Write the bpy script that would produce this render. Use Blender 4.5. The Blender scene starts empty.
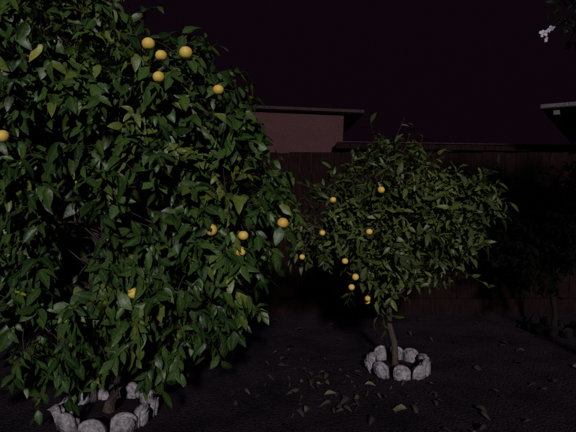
import bpy, bmesh, math, random
import numpy as np
from mathutils import Vector, Matrix, noise
random.seed(7); np.random.seed(7)
S=bpy.context.scene
def link(o,parent=None):
    S.collection.objects.link(o)
    if parent: o.parent=parent
    return o
def empty(name,loc=(0,0,0)):
    e=bpy.data.objects.new(name,None); e.location=(0,0,0); return link(e)
# ---------------- materials
def newmat(name):
    m=bpy.data.materials.new(name); m.use_nodes=True
    nt=m.node_tree; return m,nt,nt.nodes['Principled BSDF']
def N(nt,t,**k):
    n=nt.nodes.new(t)
    for a,b in k.items(): setattr(n,a,b)
    return n
def noisy(name,c1,c2,scale=8,rough=.9,bump=.3,spec=.2,detail=6,scale2=None,stretch=(1,1,1),bd=.02):
    m,nt,b=newmat(name)
    tc=N(nt,'ShaderNodeTexCoord'); mp=N(nt,'ShaderNodeMapping'); mp.inputs['Scale'].default_value=stretch
    nt.links.new(tc.outputs['Object'],mp.inputs[0])
    n=N(nt,'ShaderNodeTexNoise'); n.inputs['Scale'].default_value=scale; n.inputs['Detail'].default_value=detail; n.inputs['Roughness'].default_value=.7
    nt.links.new(mp.outputs[0],n.inputs['Vector'])
    r=N(nt,'ShaderNodeValToRGB'); r.color_ramp.elements[0].position=.3; r.color_ramp.elements[1].position=.72
    r.color_ramp.elements[0].color=(*c1,1); r.color_ramp.elements[1].color=(*c2,1)
    nt.links.new(n.outputs['Fac'],r.inputs[0]); out=r.outputs[0]
    n2=N(nt,'ShaderNodeTexNoise'); n2.inputs['Scale'].default_value=scale2 or scale*9; n2.inputs['Detail'].default_value=4
    nt.links.new(mp.outputs[0],n2.inputs['Vector'])
    mr=N(nt,'ShaderNodeMapRange'); mr.inputs[1].default_value=.3; mr.inputs[2].default_value=.7; mr.inputs[3].default_value=.55; mr.inputs[4].default_value=1.45
    nt.links.new(n2.outputs['Fac'],mr.inputs[0])
    mx=N(nt,'ShaderNodeVectorMath',operation='SCALE'); nt.links.new(out,mx.inputs[0]); nt.links.new(mr.outputs[0],mx.inputs['Scale'])
    nt.links.new(mx.outputs[0],b.inputs['Base Color'])
    bp=N(nt,'ShaderNodeBump'); bp.inputs['Strength'].default_value=bump; bp.inputs['Distance'].default_value=bd
    nt.links.new(n2.outputs['Fac'],bp.inputs['Height']); nt.links.new(bp.outputs[0],b.inputs['Normal'])
    b.inputs['Roughness'].default_value=rough; b.inputs['Specular IOR Level'].default_value=spec
    return m
def leafmat(name,dark,light,yellow,rough=.36,spec=.5):
    m,nt,b=newmat(name)
    a=N(nt,'ShaderNodeAttribute',attribute_name='tint')
    r=N(nt,'ShaderNodeValToRGB'); e=r.color_ramp.elements
    e[0].position=0; e[0].color=(*dark,1); e[1].position=.8; e[1].color=(*light,1)
    x=e.new(.97); x.color=(*yellow,1)
    nt.links.new(a.outputs['Fac'],r.inputs[0])
    ac=N(nt,'ShaderNodeAttribute',attribute_name='rib')
    pw=N(nt,'ShaderNodeMath',operation='POWER'); pw.inputs[1].default_value=7; nt.links.new(ac.outputs['Fac'],pw.inputs[0])
    mx=N(nt,'ShaderNodeMix',data_type='RGBA'); mx.inputs['B'].default_value=(light[0]*2.0,light[1]*1.6,light[2]*2,1)
    ml=N(nt,'ShaderNodeMath',operation='MULTIPLY'); ml.inputs[1].default_value=.5; nt.links.new(pw.outputs[0],ml.inputs[0])
    nt.links.new(ml.outputs[0],mx.inputs['Factor']); nt.links.new(r.outputs[0],mx.inputs['A'])
    tc=N(nt,'ShaderNodeTexCoord')
    nf=N(nt,'ShaderNodeTexNoise'); nf.inputs['Scale'].default_value=140; nf.inputs['Detail'].default_value=3; nt.links.new(tc.outputs['Object'],nf.inputs['Vector'])
    mr=N(nt,'ShaderNodeMapRange'); mr.inputs[1].default_value=.3; mr.inputs[2].default_value=.7; mr.inputs[3].default_value=.6; mr.inputs[4].default_value=1.4
    nt.links.new(nf.outputs['Fac'],mr.inputs[0])
    vs=N(nt,'ShaderNodeVectorMath',operation='SCALE'); nt.links.new(mx.outputs['Result'],vs.inputs[0]); nt.links.new(mr.outputs[0],vs.inputs['Scale'])
    nt.links.new(vs.outputs[0],b.inputs['Base Color'])
    n=N(nt,'ShaderNodeTexNoise'); n.inputs['Scale'].default_value=32; nt.links.new(tc.outputs['Object'],n.inputs['Vector'])
    bp=N(nt,'ShaderNodeBump'); bp.inputs['Strength'].default_value=.3; bp.inputs['Distance'].default_value=.01
    nt.links.new(n.outputs['Fac'],bp.inputs['Height']); nt.links.new(bp.outputs[0],b.inputs['Normal'])
    b.inputs['Roughness'].default_value=rough; b.inputs['Specular IOR Level'].default_value=spec
    return m
M_leafL=leafmat('citrus_leaf',(.011,.028,.007),(.044,.086,.017),(.26,.24,.04),rough=.42,spec=.27)
M_leafR=leafmat('citrus_leaf_small',(.018,.030,.008),(.060,.086,.020),(.18,.18,.04),rough=.44,spec=.24)
M_leafD=leafmat('leaf_dimmed',(.002,.0026,.002),(.003,.0042,.0028),(.006,.006,.004),rough=.8,spec=.03)  # far-right tree: light falloff put into a darkened leaf colour
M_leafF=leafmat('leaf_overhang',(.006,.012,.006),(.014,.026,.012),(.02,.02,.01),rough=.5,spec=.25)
M_dry=leafmat('dry_leaf',(.012,.009,.010),(.065,.05,.042),(.2,.18,.12),rough=.7,spec=.15)
M_bark=noisy('bark',(.03,.02,.018),(.085,.06,.05),scale=14,bump=.7,stretch=(1,1,.3))
M_soil=noisy('soil',(.013,.009,.0145),(.036,.025,.037),scale=2.2,scale2=55,bump=1,bd=.05,spec=.05)
M_wood=noisy('fence_wood',(.0075,.0034,.0036),(.014,.006,.0063),scale=5,scale2=60,bump=.5,stretch=(1,1,.12),bd=.006,spec=.05)
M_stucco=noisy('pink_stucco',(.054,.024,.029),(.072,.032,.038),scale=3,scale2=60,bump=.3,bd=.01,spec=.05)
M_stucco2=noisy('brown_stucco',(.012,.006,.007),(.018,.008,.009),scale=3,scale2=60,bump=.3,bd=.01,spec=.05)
M_trim=noisy('roof_edge',(.03,.017,.018),(.05,.028,.03),scale=4,bump=.2,spec=.05)
M_roof=noisy('roofing',(.012,.007,.008),(.02,.012,.013),scale=6,bump=.6,spec=.05)
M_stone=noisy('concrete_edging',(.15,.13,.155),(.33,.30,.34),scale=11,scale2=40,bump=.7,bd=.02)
M_stoneD=noisy('concrete_edging_dimmed',(.006,.005,.006),(.013,.011,.013),scale=11,scale2=50,bump=.7,bd=.02,spec=.05)  # same concrete as the other rings, darkened in colour to imitate light falloff
M_barkD=noisy('bark_dark',(.005,.004,.004),(.011,.008,.008),scale=14,bump=.7,stretch=(1,1,.3))  # darker bark; on fruit_tree it paints in the weaker light at the right
M_gut=noisy('gutter_paint',(.08,.065,.072),(.12,.10,.11),scale=4,bump=.1)
M_glass,_,bb=newmat('window_glass'); bb.inputs['Base Color'].default_value=(.01,.01,.012,1); bb.inputs['Roughness'].default_value=.1
def fruitmat():
    m,nt,b=newmat('orange_peel')
    tc=N(nt,'ShaderNodeTexCoord'); n=N(nt,'ShaderNodeTexNoise'); n.inputs['Scale'].default_value=9; nt.links.new(tc.outputs['Object'],n.inputs['Vector'])
    r=N(nt,'ShaderNodeValToRGB'); r.color_ramp.elements[0].position=.35;r.color_ramp.elements[1].position=.65
    r.color_ramp.elements[0].color=(.70,.43,.07,1); r.color_ramp.elements[1].color=(.80,.57,.12,1)
    nt.links.new(n.outputs['Fac'],r.inputs[0]); nt.links.new(r.outputs[0],b.inputs['Base Color'])
    v=N(nt,'ShaderNodeTexNoise'); v.inputs['Scale'].default_value=320; nt.links.new(tc.outputs['Object'],v.inputs['Vector'])
    bp=N(nt,'ShaderNodeBump'); bp.inputs['Strength'].default_value=.3; bp.inputs['Distance'].default_value=.003
    nt.links.new(v.outputs['Fac'],bp.inputs['Height']); nt.links.new(bp.outputs[0],b.inputs['Normal'])
    b.inputs['Roughness'].default_value=.5; return m
M_fruit=fruitmat()
M_petal,_,bb=newmat('petal'); bb.inputs['Base Color'].default_value=(.4,.38,.5,1); bb.inputs['Roughness'].default_value=.6

# ---------------- leaves
T=[0,.1,.32,.58,.82,1.0]; Wd=[.08,.5,1.0,.92,.5,.0]
def leaves_mesh(name,pos,dirs,nrm,L,W,mat,parent,tints,fold=.3,curl=.25):
    n=len(pos); pos=np.array(pos);d=np.array(dirs);nn=np.array(nrm)
    d/=np.linalg.norm(d,axis=1)[:,None]
    nn=nn-(nn*d).sum(1)[:,None]*d; nn/=np.linalg.norm(nn,axis=1)[:,None]+1e-9
    s=np.cross(d,nn); L=np.array(L);W=np.array(W)
    cv=np.random.uniform(.3,1.9,n)*curl; fo=np.random.uniform(.2,1.9,n)*fold; tw=np.random.uniform(-.5,.5,n)
    V=np.zeros((n,18,3)); rib=np.zeros((n,18))
    for i,(t,w) in enumerate(zip(T,Wd)):
        wav=np.random.uniform(-.12,.12,(n,2))
        for j,u in enumerate((-1,0,1)):
            x=t*L; y=u*w*W/2
            z=-cv*t*t*L+abs(u)*w*W/2*fo + u*w*W/2*tw*t*1.5
            if u!=0: z=z+wav[:,0 if u<0 else 1]*W*w
            V[:,i*3+j]=pos+d*x[:,None]+s*y[:,None]+nn*z[:,None]
            rib[:,i*3+j]=1-abs(u)
    F=[]
    for i in range(5):
        a=i*3
        F+= [(a,a+1,a+4,a+3),(a+1,a+2,a+5,a+4)]
    F=np.array(F)[None]+ (np.arange(n)*18)[:,None,None]
    F=F.reshape(-1,4)
    me=bpy.data.meshes.new(name); me.vertices.add(n*18); me.vertices.foreach_set('co',V.reshape(-1))
    me.loops.add(F.size); me.loops.foreach_set('vertex_index',F.reshape(-1).astype(np.int32))
    me.polygons.add(len(F)); me.polygons.foreach_set('loop_start',np.arange(0,F.size,4,dtype=np.int32))
    me.polygons.foreach_set('use_smooth',np.ones(len(F),dtype=bool))
    me.update(calc_edges=True)
    a=me.attributes.new('tint','FLOAT','POINT'); a.data.foreach_set('value',np.repeat(np.array(tints),18).astype(np.float32))
    a=me.attributes.new('rib','FLOAT','POINT'); a.data.foreach_set('value',rib.reshape(-1).astype(np.float32))
    me.materials.append(mat)
    return link(bpy.data.objects.new(name,me),parent)
def tubes(name,paths,mat,parent,seg=7):
    vs=[];fs=[]
    for pts,rad in paths:
        base=len(vs); k=seg if max(rad)>.006 else 4
        for i,(p,r) in enumerate(zip(pts,rad)):
            d=(pts[min(i+1,len(pts)-1)]-pts[max(i-1,0)]).normalized()
            a=d.orthogonal().normalized() if abs(d.z)<.95 else Vector((1,0,0)).cross(d).normalized()
            b=d.cross(a)
            for j in range(k):
                t=2*math.pi*j/k; vs.append(p+(a*math.cos(t)+b*math.sin(t))*r*(1+ (random.uniform(-.1,.1) if r>.02 else 0)))
        for i in range(len(pts)-1):
            for j in range(k):
                fs.append((base+i*k+j,base+i*k+(j+1)%k,base+(i+1)*k+(j+1)%k,base+(i+1)*k+j))
        fs.append(tuple(base+(len(pts)-1)*k+j for j in range(k)))
    me=bpy.data.meshes.new(name); me.from_pydata([tuple(v) for v in vs],[],fs)
    for p in me.polygons: p.use_smooth=True
    me.materials.append(mat); return link(bpy.data.objects.new(name,me),parent)
def curve(a,b,sag=0,n=6,wob=.03):
    out=[]
    for i in range(n+1):
        t=i/n; p=a.lerp(b,t); p=p+Vector((noise.noise(p*3+a*5),noise.noise(p*3+b*7),0))*wob*math.sin(math.pi*t)
        p.z+=sag*math.sin(math.pi*t); out.append(p)
    return out
def fruit_mesh(name,pts,r,parent):
    bm=bmesh.new()
    for p in pts:
        rr=r*random.uniform(.85,1.08)
        m=Matrix.Translation(p)@Matrix.Rotation(random.uniform(-.4,.4),4,'X')@Matrix.Rotation(random.uniform(0,6),4,'Z')@Matrix.Diagonal((rr,rr,rr*random.uniform(.92,1.0),1))
        g=bmesh.ops.create_uvsphere(bm,u_segments=24,v_segments=16,radius=1)
        for v in g['verts']:
            q=math.hypot(v.co.x,v.co.y)
            if abs(v.co.z)>.9: v.co.z*=1-.12*(1-q/.44)
        bmesh.ops.transform(bm,matrix=m,verts=g['verts'])
    for f in bm.faces: f.smooth=True
    me=bpy.data.meshes.new(name); bm.to_mesh(me); me.materials.append(M_fruit)
    return link(bpy.data.objects.new(name,me),parent)

def make_tree(name,base,fork,lobes,ntwig,leafL,mat,trunk_r,fruits=(),fr=.036,droop=.6,leafn=(7,12),gap=.12,wr=(.4,.54),bark=None,hole=.05,spiky=0,seed=1):
    random.seed(seed)
    root=empty(name)
    base=Vector(base);fork=Vector(fork)
    C=[Vector(l[:3]) for l in lobes]; R=[l[3:6] for l in lobes]
    def f(p):
        best=9;bi=0
        for i,(c,r) in enumerate(zip(C,R)):
            q=math.sqrt(((p.x-c.x)/r[0])**2+((p.y-c.y)/r[1])**2+((p.z-c.z)/r[2])**2)
            if q<best: best=q;bi=i
        return best,bi
    def front(x,z):
        y=None
        for c,r in zip(C,R):
            q=1-((x-c.x)/r[0])**2-((z-c.z)/r[2])**2
            if q>0:
                yy=c.y-r[1]*math.sqrt(q)
                if y is None or yy<y: y=yy
        return y if y is not None else base.y-.15
    FP=[Vector((q[0],front(q[0],q[1])-.02,q[1])) for q in fruits]
    opn=[len(q)<3 for q in fruits]
    paths=[]
    tp=curve(base-Vector((0,0,.05)),fork,n=9,wob=.06)
    paths.append((tp,[trunk_r*(1.35 if i==0 else 1.1 if i==1 else 1-.03*i) for i in range(10)]))
    nodes=[]
    for c,r in zip(C,R):
        pts=curve(fork,c,sag=.04,n=8,wob=.2)
        paths.append((pts,[trunk_r*.62*(1-.07*i) for i in range(9)])); nodes+=pts[3:]
        for k in range(6):
            dv=Vector((random.uniform(-1,1),random.uniform(-1,1),random.uniform(-.6,1))).normalized()
            e=c+Vector((dv.x*r[0],dv.y*r[1],dv.z*r[2]))*.72
            s=pts[random.randint(4,8)]
            q=curve(s,e,sag=.03,n=6,wob=.12); paths.append((q,[trunk_r*.28*(1-.1*i) for i in range(7)])); nodes+=q[1:]
    for fp in FP:
        nd=min(nodes,key=lambda v:(v-fp).length)
        paths.append((curve(nd,fp+Vector((0,.01,fr*.9)),sag=.06,n=6,wob=.04),[.005,.0045,.004,.0035,.003,.003,.003]))
    P=[];D=[];NN=[];L=[];W=[];TT=[]
    cnt=0;tries=0
    vol=[r[0]*r[1]*r[2] for r in R]
    while cnt<ntwig and tries<ntwig*60:
        tries+=1
        i=random.choices(range(len(C)),weights=[v**.67 for v in vol])[0]; c,r=C[i],R[i]
        dv=Vector((random.gauss(0,1),random.gauss(0,1),random.gauss(0,1))).normalized()
        rad=random.uniform(.55,1.0)**.6
        rad*=1+.16*noise.noise(dv*1.9+C[i]*3)
        p=c+Vector((dv.x*r[0],dv.y*r[1],dv.z*r[2]))*rad
        q,bi=f(p)
        if q<.6 and random.random()>.15: continue
        nz=noise.noise(p*3.1+C[0])
        if nz<-gap and random.random()<.9: continue
        if q>.88 and noise.noise(p*2.6+Vector((5,1,2)))<-hole: continue
        out=Vector(((p.x-C[bi].x)/R[bi][0],(p.y-C[bi].y)/R[bi][1],(p.z-C[bi].z)/R[bi][2])).normalized()
        td=(out+Vector((random.gauss(0,.45),random.gauss(0,.45),random.gauss(0,.35)-.15*droop+.25+spiky))).normalized()
        ln=random.uniform(.14,.32)
        if random.random()<.12: ln*=1.5; p=p+td*.09
        p0=p-td*ln*.5
        nd=min(random.sample(nodes,min(60,len(nodes))),key=lambda v:(v-p0).length)
        if random.random()<.5: paths.append((curve(nd,p0,sag=.02,n=4,wob=.06),[.005,.0045,.004,.0035,.003]))
        npts=[p0+td*ln*t+Vector((0,0,-droop*.18*ln*t*t)) for t in (0,.33,.66,1)]
        paths.append((npts,[.003,.0027,.0022,.0015]))
        k=random.randint(*leafn); ph=random.uniform(0,6); tb=min(max(random.gauss(.36,.22)+nz*.8,0),.8)
        young=random.random()<.12
        a=td.orthogonal().normalized(); b=td.cross(a)
        for j in range(k):
            t=(j+.6)/k; ang=ph+j*2.4
            lp=p0+td*ln*t+Vector((0,0,-droop*.18*ln*t*t))
            sd=a*math.cos(ang)+b*math.sin(ang)
            ld=(td*random.uniform(.3,.9)+sd*random.uniform(.5,1)+Vector((0,0,-1))*droop*random.uniform(.3,1.4)).normalized()
            bad=False
            for fp,op in zip(FP,opn):
                m=lp+ld*leafL*.5
                if (m-fp).length<fr*(1.7 if op else 1.1): bad=True;break
                if op and abs(m.x-fp.x)<fr*1.2 and abs(m.z-fp.z)<fr*1.4 and m.y<fp.y: bad=True;break
            if bad: continue
            n=(out*.5+Vector((0,0,.65))+td*.25+Vector((random.gauss(0,.6),random.gauss(0,.6),random.gauss(0,.45))))
            l=leafL*random.uniform(.5,1.25)*(.7 if young else 1)
            P.append(lp);D.append(ld);NN.append(n);L.append(l);W.append(l*random.uniform(*wr))
            tv=tb+random.gauss(0,.14)+(.3 if young else 0)
            if random.random()<.003: tv=1
            else: tv=min(max(tv,0),.84)
            TT.append(tv)
        cnt+=1
    tubes('trunk_and_branches',paths,bark or M_bark,root)
    leaves_mesh('leaves',P,D,NN,L,W,mat,root,TT)
    if FP:
        fruit_mesh('fruit',FP,fr,root)
    return root

lobesL=[(-1.3,3.65,1.6,1.05,.98,1.05),(-1.8,3.65,2.45,.82,.8,.72),(-.87,3.5,2.12,.62,.66,.54),(-.46,3.5,1.58,.49,.55,.52),
        (-.70,3.45,1.02,.52,.55,.46),(-1.65,3.3,.92,.75,.62,.55),(-2.3,3.7,1.7,.8,.85,.9),(-1.15,3.15,1.5,.6,.45,.7),(-.88,3.3,.66,.28,.33,.26)]
frL=[(-.73,2.37),(-.815,2.45),(-.605,2.41),(-.73,2.235),(-.035,1.38),(-.275,1.32),(-.30,1.21,0),(-1.545,1.89),(-.90,1.0),(-.46,1.36,0),(-.42,2.2,0)]
make_tree('orange_tree',(-1.265,3.45,0),(-1.22,3.5,.6),lobesL,2350,.11,M_leafL,.045,frL,.037,droop=.9,seed=3)
lobesR=[(.95,4.4,1.3,.56,.56,.42),(.42,4.4,1.42,.42,.42,.32),(1.42,4.4,1.38,.42,.42,.38),(.78,4.35,.92,.34,.4,.3),(.92,4.4,1.66,.4,.4,.33),(1.28,4.4,1.02,.34,.4,.28),(.22,4.3,1.2,.22,.25,.2)]
frR=[(.28,1.25),(.48,1.0),(.12,1.03),(.55,.89),(.53,.79),(.67,.66),(.75,1.6),(.64,1.27,0),(.66,.70,0),(.36,1.52,0)]
make_tree('orange_tree',(.98,4.4,0),(.9,4.42,.6),lobesR,780,.095,M_leafR,.034,frR,.028,droop=.3,gap=.04,wr=(.3,.42),hole=0,spiky=.2,seed=5)
lobesD=[(3.0,5.6,1.35,.62,.5,.5),(2.7,5.5,1.0,.4,.4,.4),(3.4,5.6,1.5,.5,.45,.45)]
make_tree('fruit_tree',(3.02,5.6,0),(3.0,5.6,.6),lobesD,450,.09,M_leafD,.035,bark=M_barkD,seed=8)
lobesF=[(2.55,3.2,2.75,.55,.6,.45),(2.2,3.1,2.95,.42,.4,.36),(3.1,3.3,2.7,.6,.6,.5),(1.88,3.05,2.62,.30,.25,.26)]
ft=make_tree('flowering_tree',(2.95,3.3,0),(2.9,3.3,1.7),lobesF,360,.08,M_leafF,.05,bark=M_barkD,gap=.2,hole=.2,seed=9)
# blossoms at the branch tip
bm=bmesh.new()
def blossom(c,r,face):
    a=face.orthogonal().normalized(); b=face.cross(a)
    for k in range(5):
        t=2*math.pi*k/5+.3; rr=r*random.uniform(.75,1.15)
        d=(a*math.cos(t)+b*math.sin(t)+face*random.uniform(-.2,.5)).normalized(); s=a*-math.sin(t)+b*math.cos(t)
        v=[bm.verts.new(c+face*z*rr+d*x*rr+s*y*rr) for x,y,z in ((.05,0,0),(.4,-.38,.15),(.85,-.34,.15),(1.05,0,.05),(.85,.34,.12),(.4,.38,.1))]
        bm.faces.new(v)
for c,r,fc in (((1.52,3.02,2.53),.028,(-.2,-1,.1)),((1.555,3.0,2.545),.022,(-.9,-1,.5)),((1.535,3.03,2.50),.02,(.6,-1,-.5)),((1.72,3.02,2.76),.018,(.1,-1,.3))):
    blossom(Vector(c),r,Vector(fc).normalized())
me=bpy.data.meshes.new('blossoms'); bm.to_mesh(me); me.materials.append(M_petal); link(bpy.data.objects.new('blossoms',me),ft)
tubes('hanging_twig',[(curve(Vector((1.95,3.05,2.8)),Vector((1.55,3.02,2.54)),sag=.04),[.005,.004,.004,.003,.003,.002,.002])],M_barkD,ft)

# ---------------- stone rings
random.seed(21)
def ring(x,y,r,n,w,h,mat):
    bm=bmesh.new()
    for i in range(n):
        t=2*math.pi*(i+.3+random.uniform(-.1,.1))/n
        hh=h*random.uniform(.88,1.12); th=.075; ww=w*random.uniform(.88,1.08)
        prof=[(-ww/2,-.05),(ww/2,-.05)]
        K=8
        for k in range(K+1):
            a=math.pi*k/K; prof.append((math.cos(a)*ww/2,hh-ww/2*.75+math.sin(a)*ww/2*.75))
        lean=random.uniform(-.05,.3)
        M=Matrix.Translation((x+math.cos(t)*r,y+math.sin(t)*r,random.uniform(-.015,.005)))@Matrix.Rotation(t+math.pi/2+random.uniform(-.2,.2),4,'Z')@Matrix.Rotation(lean,4,'X')@Matrix.Rotation(random.uniform(-.12,.12),4,'Y')
        def wob(v): 
            return v+noise.noise_vector(v*14)*.01
        fr=[bm.verts.new(wob(M@Vector((a,-th/2,b)))) for a,b in prof]; bk=[bm.verts.new(wob(M@Vector((a,th/2,b)))) for a,b in prof]
        bm.faces.new(fr); bm.faces.new(bk[::-1])
        for k in range(len(prof)):
            bm.faces.new((fr[k],bk[k],bk[(k+1)%len(prof)],fr[(k+1)%len(prof)]))
    bmesh.ops.recalc_face_normals(bm,faces=bm.faces)
    es=[e for e in bm.edges if len(e.link_faces)==2 and e.calc_face_angle()>.9]
    bmesh.ops.bevel(bm,geom=es,offset=.022,segments=4,affect='EDGES')
    for f in bm.faces: f.smooth=True
    me=bpy.data.meshes.new('stone_tree_ring'); bm.to_mesh(me); me.materials.append(mat)
    return link(bpy.data.objects.new('stone_tree_ring',me))
ring(-1.28,3.47,.30,11,.17,.135,M_stone)
ring(.98,4.38,.245,10,.145,.13,M_stone)
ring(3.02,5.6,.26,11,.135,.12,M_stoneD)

# ---------------- ground
def grid(name,mat):
    bm=bmesh.new()
    xs=[-150,-60,-25,-12]+[ -8+16*i/160 for i in range(161)]+[12,25,60,150]
    ys=[-150,-50,-15,-4]+[ -1+9*i/110 for i in range(111)]+[12,25,60,200]
    g=[]
    for y in ys:
        row=[]
        for x in xs:
            z=0
            if -8<=x<=8 and -1<=y<=8:
                p=Vector((x,y,0)); z=noise.noise(p*1.2)*.02+noise.noise(p*5)*.014+noise.noise(p*11)*.008
                for cx,cy in ((-1.28,3.45),(.98,4.38),(3.02,5.6)):
                    d=math.hypot(x-cx,y-cy); z+=.05*math.exp(-(d/.17)**2)
            row.append(bm.verts.new((x,y,z)))
        g.append(row)
    for i in range(len(ys)-1):
        for j in range(len(xs)-1): 
            f=bm.faces.new((g[i][j],g[i][j+1],g[i+1][j+1],g[i+1][j])); f.smooth=True
    me=bpy.data.meshes.new(name); bm.to_mesh(me); me.materials.append(mat); return link(bpy.data.objects.new(name,me))
grid('ground',M_soil)
P=[];D=[];NN=[];L=[];W=[];TT=[]
for i in range(240):
    if random.random()<.5:
        x=random.gauss(.4,.5); y=random.gauss(3.95,.42)
    else: x=random.uniform(-3.5,3.5); y=random.uniform(2.2,6)
    if math.hypot(x-.98,y-4.38)<.3: continue
    a=random.uniform(0,6.28); P.append((x,y,.018+random.uniform(0,.012))); D.append((math.cos(a),math.sin(a),random.uniform(-.1,.3)))
    NN.append((random.gauss(0,.45),random.gauss(0,.45)-.2,1)); l=random.uniform(.025,.1); L.append(l);W.append(l*random.uniform(.3,.6)); 
    TT.append(min(.9,abs(random.gauss(.0,.36))))
for x,y,a in ((.28,3.75,.3),(.85,3.5,2.9),(.12,3.45,1.2),(.62,3.95,.1),(.33,3.95,2.2),(.1,4.0,.9)):
    P.append((x,y,.03)); D.append((math.cos(a),math.sin(a),.1)); NN.append((0,-.5,1)); L.append(.12); W.append(.045); TT.append(.88)
leaves_mesh('fallen_leaves',P,D,NN,L,W,M_dry,None,TT,fold=.6,curl=.5)
# ---------------- boxes helper
def boxes(name,bs,mat,parent=None,bev=.004):
    bm=bmesh.new()
    for (x0,x1,y0,y1,z0,z1) in bs:
        bmesh.ops.create_cube(bm,size=1,matrix=Matrix.Translation(((x0+x1)/2,(y0+y1)/2,(z0+z1)/2))@Matrix.Diagonal((x1-x0,y1-y0,z1-z0,1)))
    if bev: bmesh.ops.bevel(bm,geom=list(bm.edges),offset=bev,segments=1,affect='EDGES')
    me=bpy.data.meshes.new(name); bm.to_mesh(me); me.materials.append(mat); return link(bpy.data.objects.new(name,me),parent)
fe=empty('wooden_fence')
bs=[];x=-9
while x<9:
    w=.14; h=2.07+random.uniform(-.008,.008); yo=random.uniform(-.002,.002)
    bs.append((x,x+w,6.3+yo,6.32+yo,.22,h)); x+=w+.003
boxes('boards',bs,M_wood,fe,.003)
boxes('kickboard',[(-9,9,6.285,6.33,-.03,.215)],M_wood,fe)
boxes('rails',[(-9,9,6.33,6.37,.5,.6),(-9,9,6.33,6.37,1.7,1.8)],M_wood,fe)
boxes('posts',[(i*2.2-.05,i*2.2+.05,6.372,6.47,-.1,2.0) for i in range(-4,5)],M_wood,fe)
# pink building
pb=empty('pink_building')
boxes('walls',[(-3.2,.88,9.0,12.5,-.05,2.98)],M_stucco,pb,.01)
boxes('roof',[(-3.5,1.2,8.92,12.8,3.03,3.06)],M_roof,pb,.01)
boxes('fascia',[(-3.53,1.22,8.89,8.917,3.01,3.065),(1.203,1.23,8.92,12.8,3.01,3.065)],M_trim,pb,.004)
boxes('eave',[(-3.5,1.2,8.92,12.8,2.995,3.026)],M_roof,pb,0)
pb.rotation_euler=(0,math.radians(2.4),0)
lb=empty('low_building')
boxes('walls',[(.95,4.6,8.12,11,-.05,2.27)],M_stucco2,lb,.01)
boxes('roof',[(.75,4.95,8.05,11.3,2.32,2.37)],M_roof,lb,.01)
boxes('fascia',[(.73,4.97,8.01,8.047,2.275,2.36)],M_wood,lb,.004)
boxes('drip_edge',[(.73,4.97,7.99,8.05,2.372,2.386)],M_trim,lb,.002)
lb.rotation_euler=(0,math.radians(.9),0)
# house at right, built around its near-left eave corner
hs=empty('stucco_house')
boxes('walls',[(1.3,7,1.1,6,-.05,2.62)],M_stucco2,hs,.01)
boxes('window',[(2.6,3.6,1.082,1.094,1.1,2.1)],M_glass,hs,0)
boxes('window_frame',[(2.52,2.598,1.07,1.096,1.02,2.18),(3.602,3.68,1.07,1.096,1.02,2.18),(2.6,3.6,1.07,1.096,2.102,2.18),(2.6,3.6,1.07,1.096,1.02,1.098)],M_trim,hs,.003)
bm=bmesh.new()
vs=[bm.verts.new(v) for v in ((0,0,2.78),(7.5,0,2.78),(7.5,6.5,2.78),(0,6.5,2.78),(3,3.2,3.1),(4.6,3.2,3.1))]
for q in ((0,1,5,4),(1,2,5),(2,3,4,5),(3,0,4),(3,2,1,0)): bm.faces.new([vs[k] for k in q])
me=bpy.data.meshes.new('roof'); bm.to_mesh(me); me.materials.append(M_roof); link(bpy.data.objects.new('roof',me),hs)
boxes('gutter',[(-.06,-.003,0,6.5,2.73,2.79),(-.06,7.5,-.06,-.003,2.73,2.79)],M_gut,hs,.012)
boxes('rafter_tails',[(.1+.6*i,.18+.6*i,.005,1.095,2.64,2.775) for i in range(0,11)],M_gut,hs,.004)
hs.location=(3.60,7.05,0); hs.rotation_euler=(0,0,math.radians(-33))

# ---------------- world
el=math.radians(23); az=math.radians(3.5)
w=bpy.data.worlds.new('World'); S.world=w; w.use_nodes=True; nt=w.node_tree
bg=nt.nodes['Background']
sky=nt.nodes.new('ShaderNodeTexSky'); sky.sky_type='NISHITA'; sky.sun_disc=False; sky.sun_elevation=math.radians(-4); sky.sun_rotation=math.pi+az
sc=nt.nodes.new('ShaderNodeVectorMath'); sc.operation='SCALE'; sc.inputs['Scale'].default_value=.003
ad=nt.nodes.new('ShaderNodeVectorMath'); ad.operation='ADD'; ad.inputs[1].default_value=(.0040,.0016,.0034)
nt.links.new(sky.outputs[0],sc.inputs[0]); nt.links.new(sc.outputs[0],ad.inputs[0]); nt.links.new(ad.outputs[0],bg.inputs['Color']); bg.inputs['Strength'].default_value=1
sd=bpy.data.lights.new('sun','SUN'); sd.energy=1.9; sd.angle=math.radians(4); sd.color=(1,.97,.94)
so=link(bpy.data.objects.new('sun',sd))
src=Vector((math.sin(az)*math.cos(el),-math.cos(az)*math.cos(el),math.sin(el)))
so.rotation_euler=src.to_track_quat('Z','Y').to_euler(); so.location=src*20
# ---------------- camera
cd=bpy.data.cameras.new('camera'); cd.sensor_width=36; cd.lens=36/(2*math.tan(math.radians(30))); cd.clip_end=1000
co=link(bpy.data.objects.new('camera',cd)); co.location=(0,0,1.6); co.rotation_euler=(math.radians(87),0,0)
S.camera=co
S.view_settings.view_transform='Standard'; S.view_settings.look='None'; S.view_settings.exposure=0
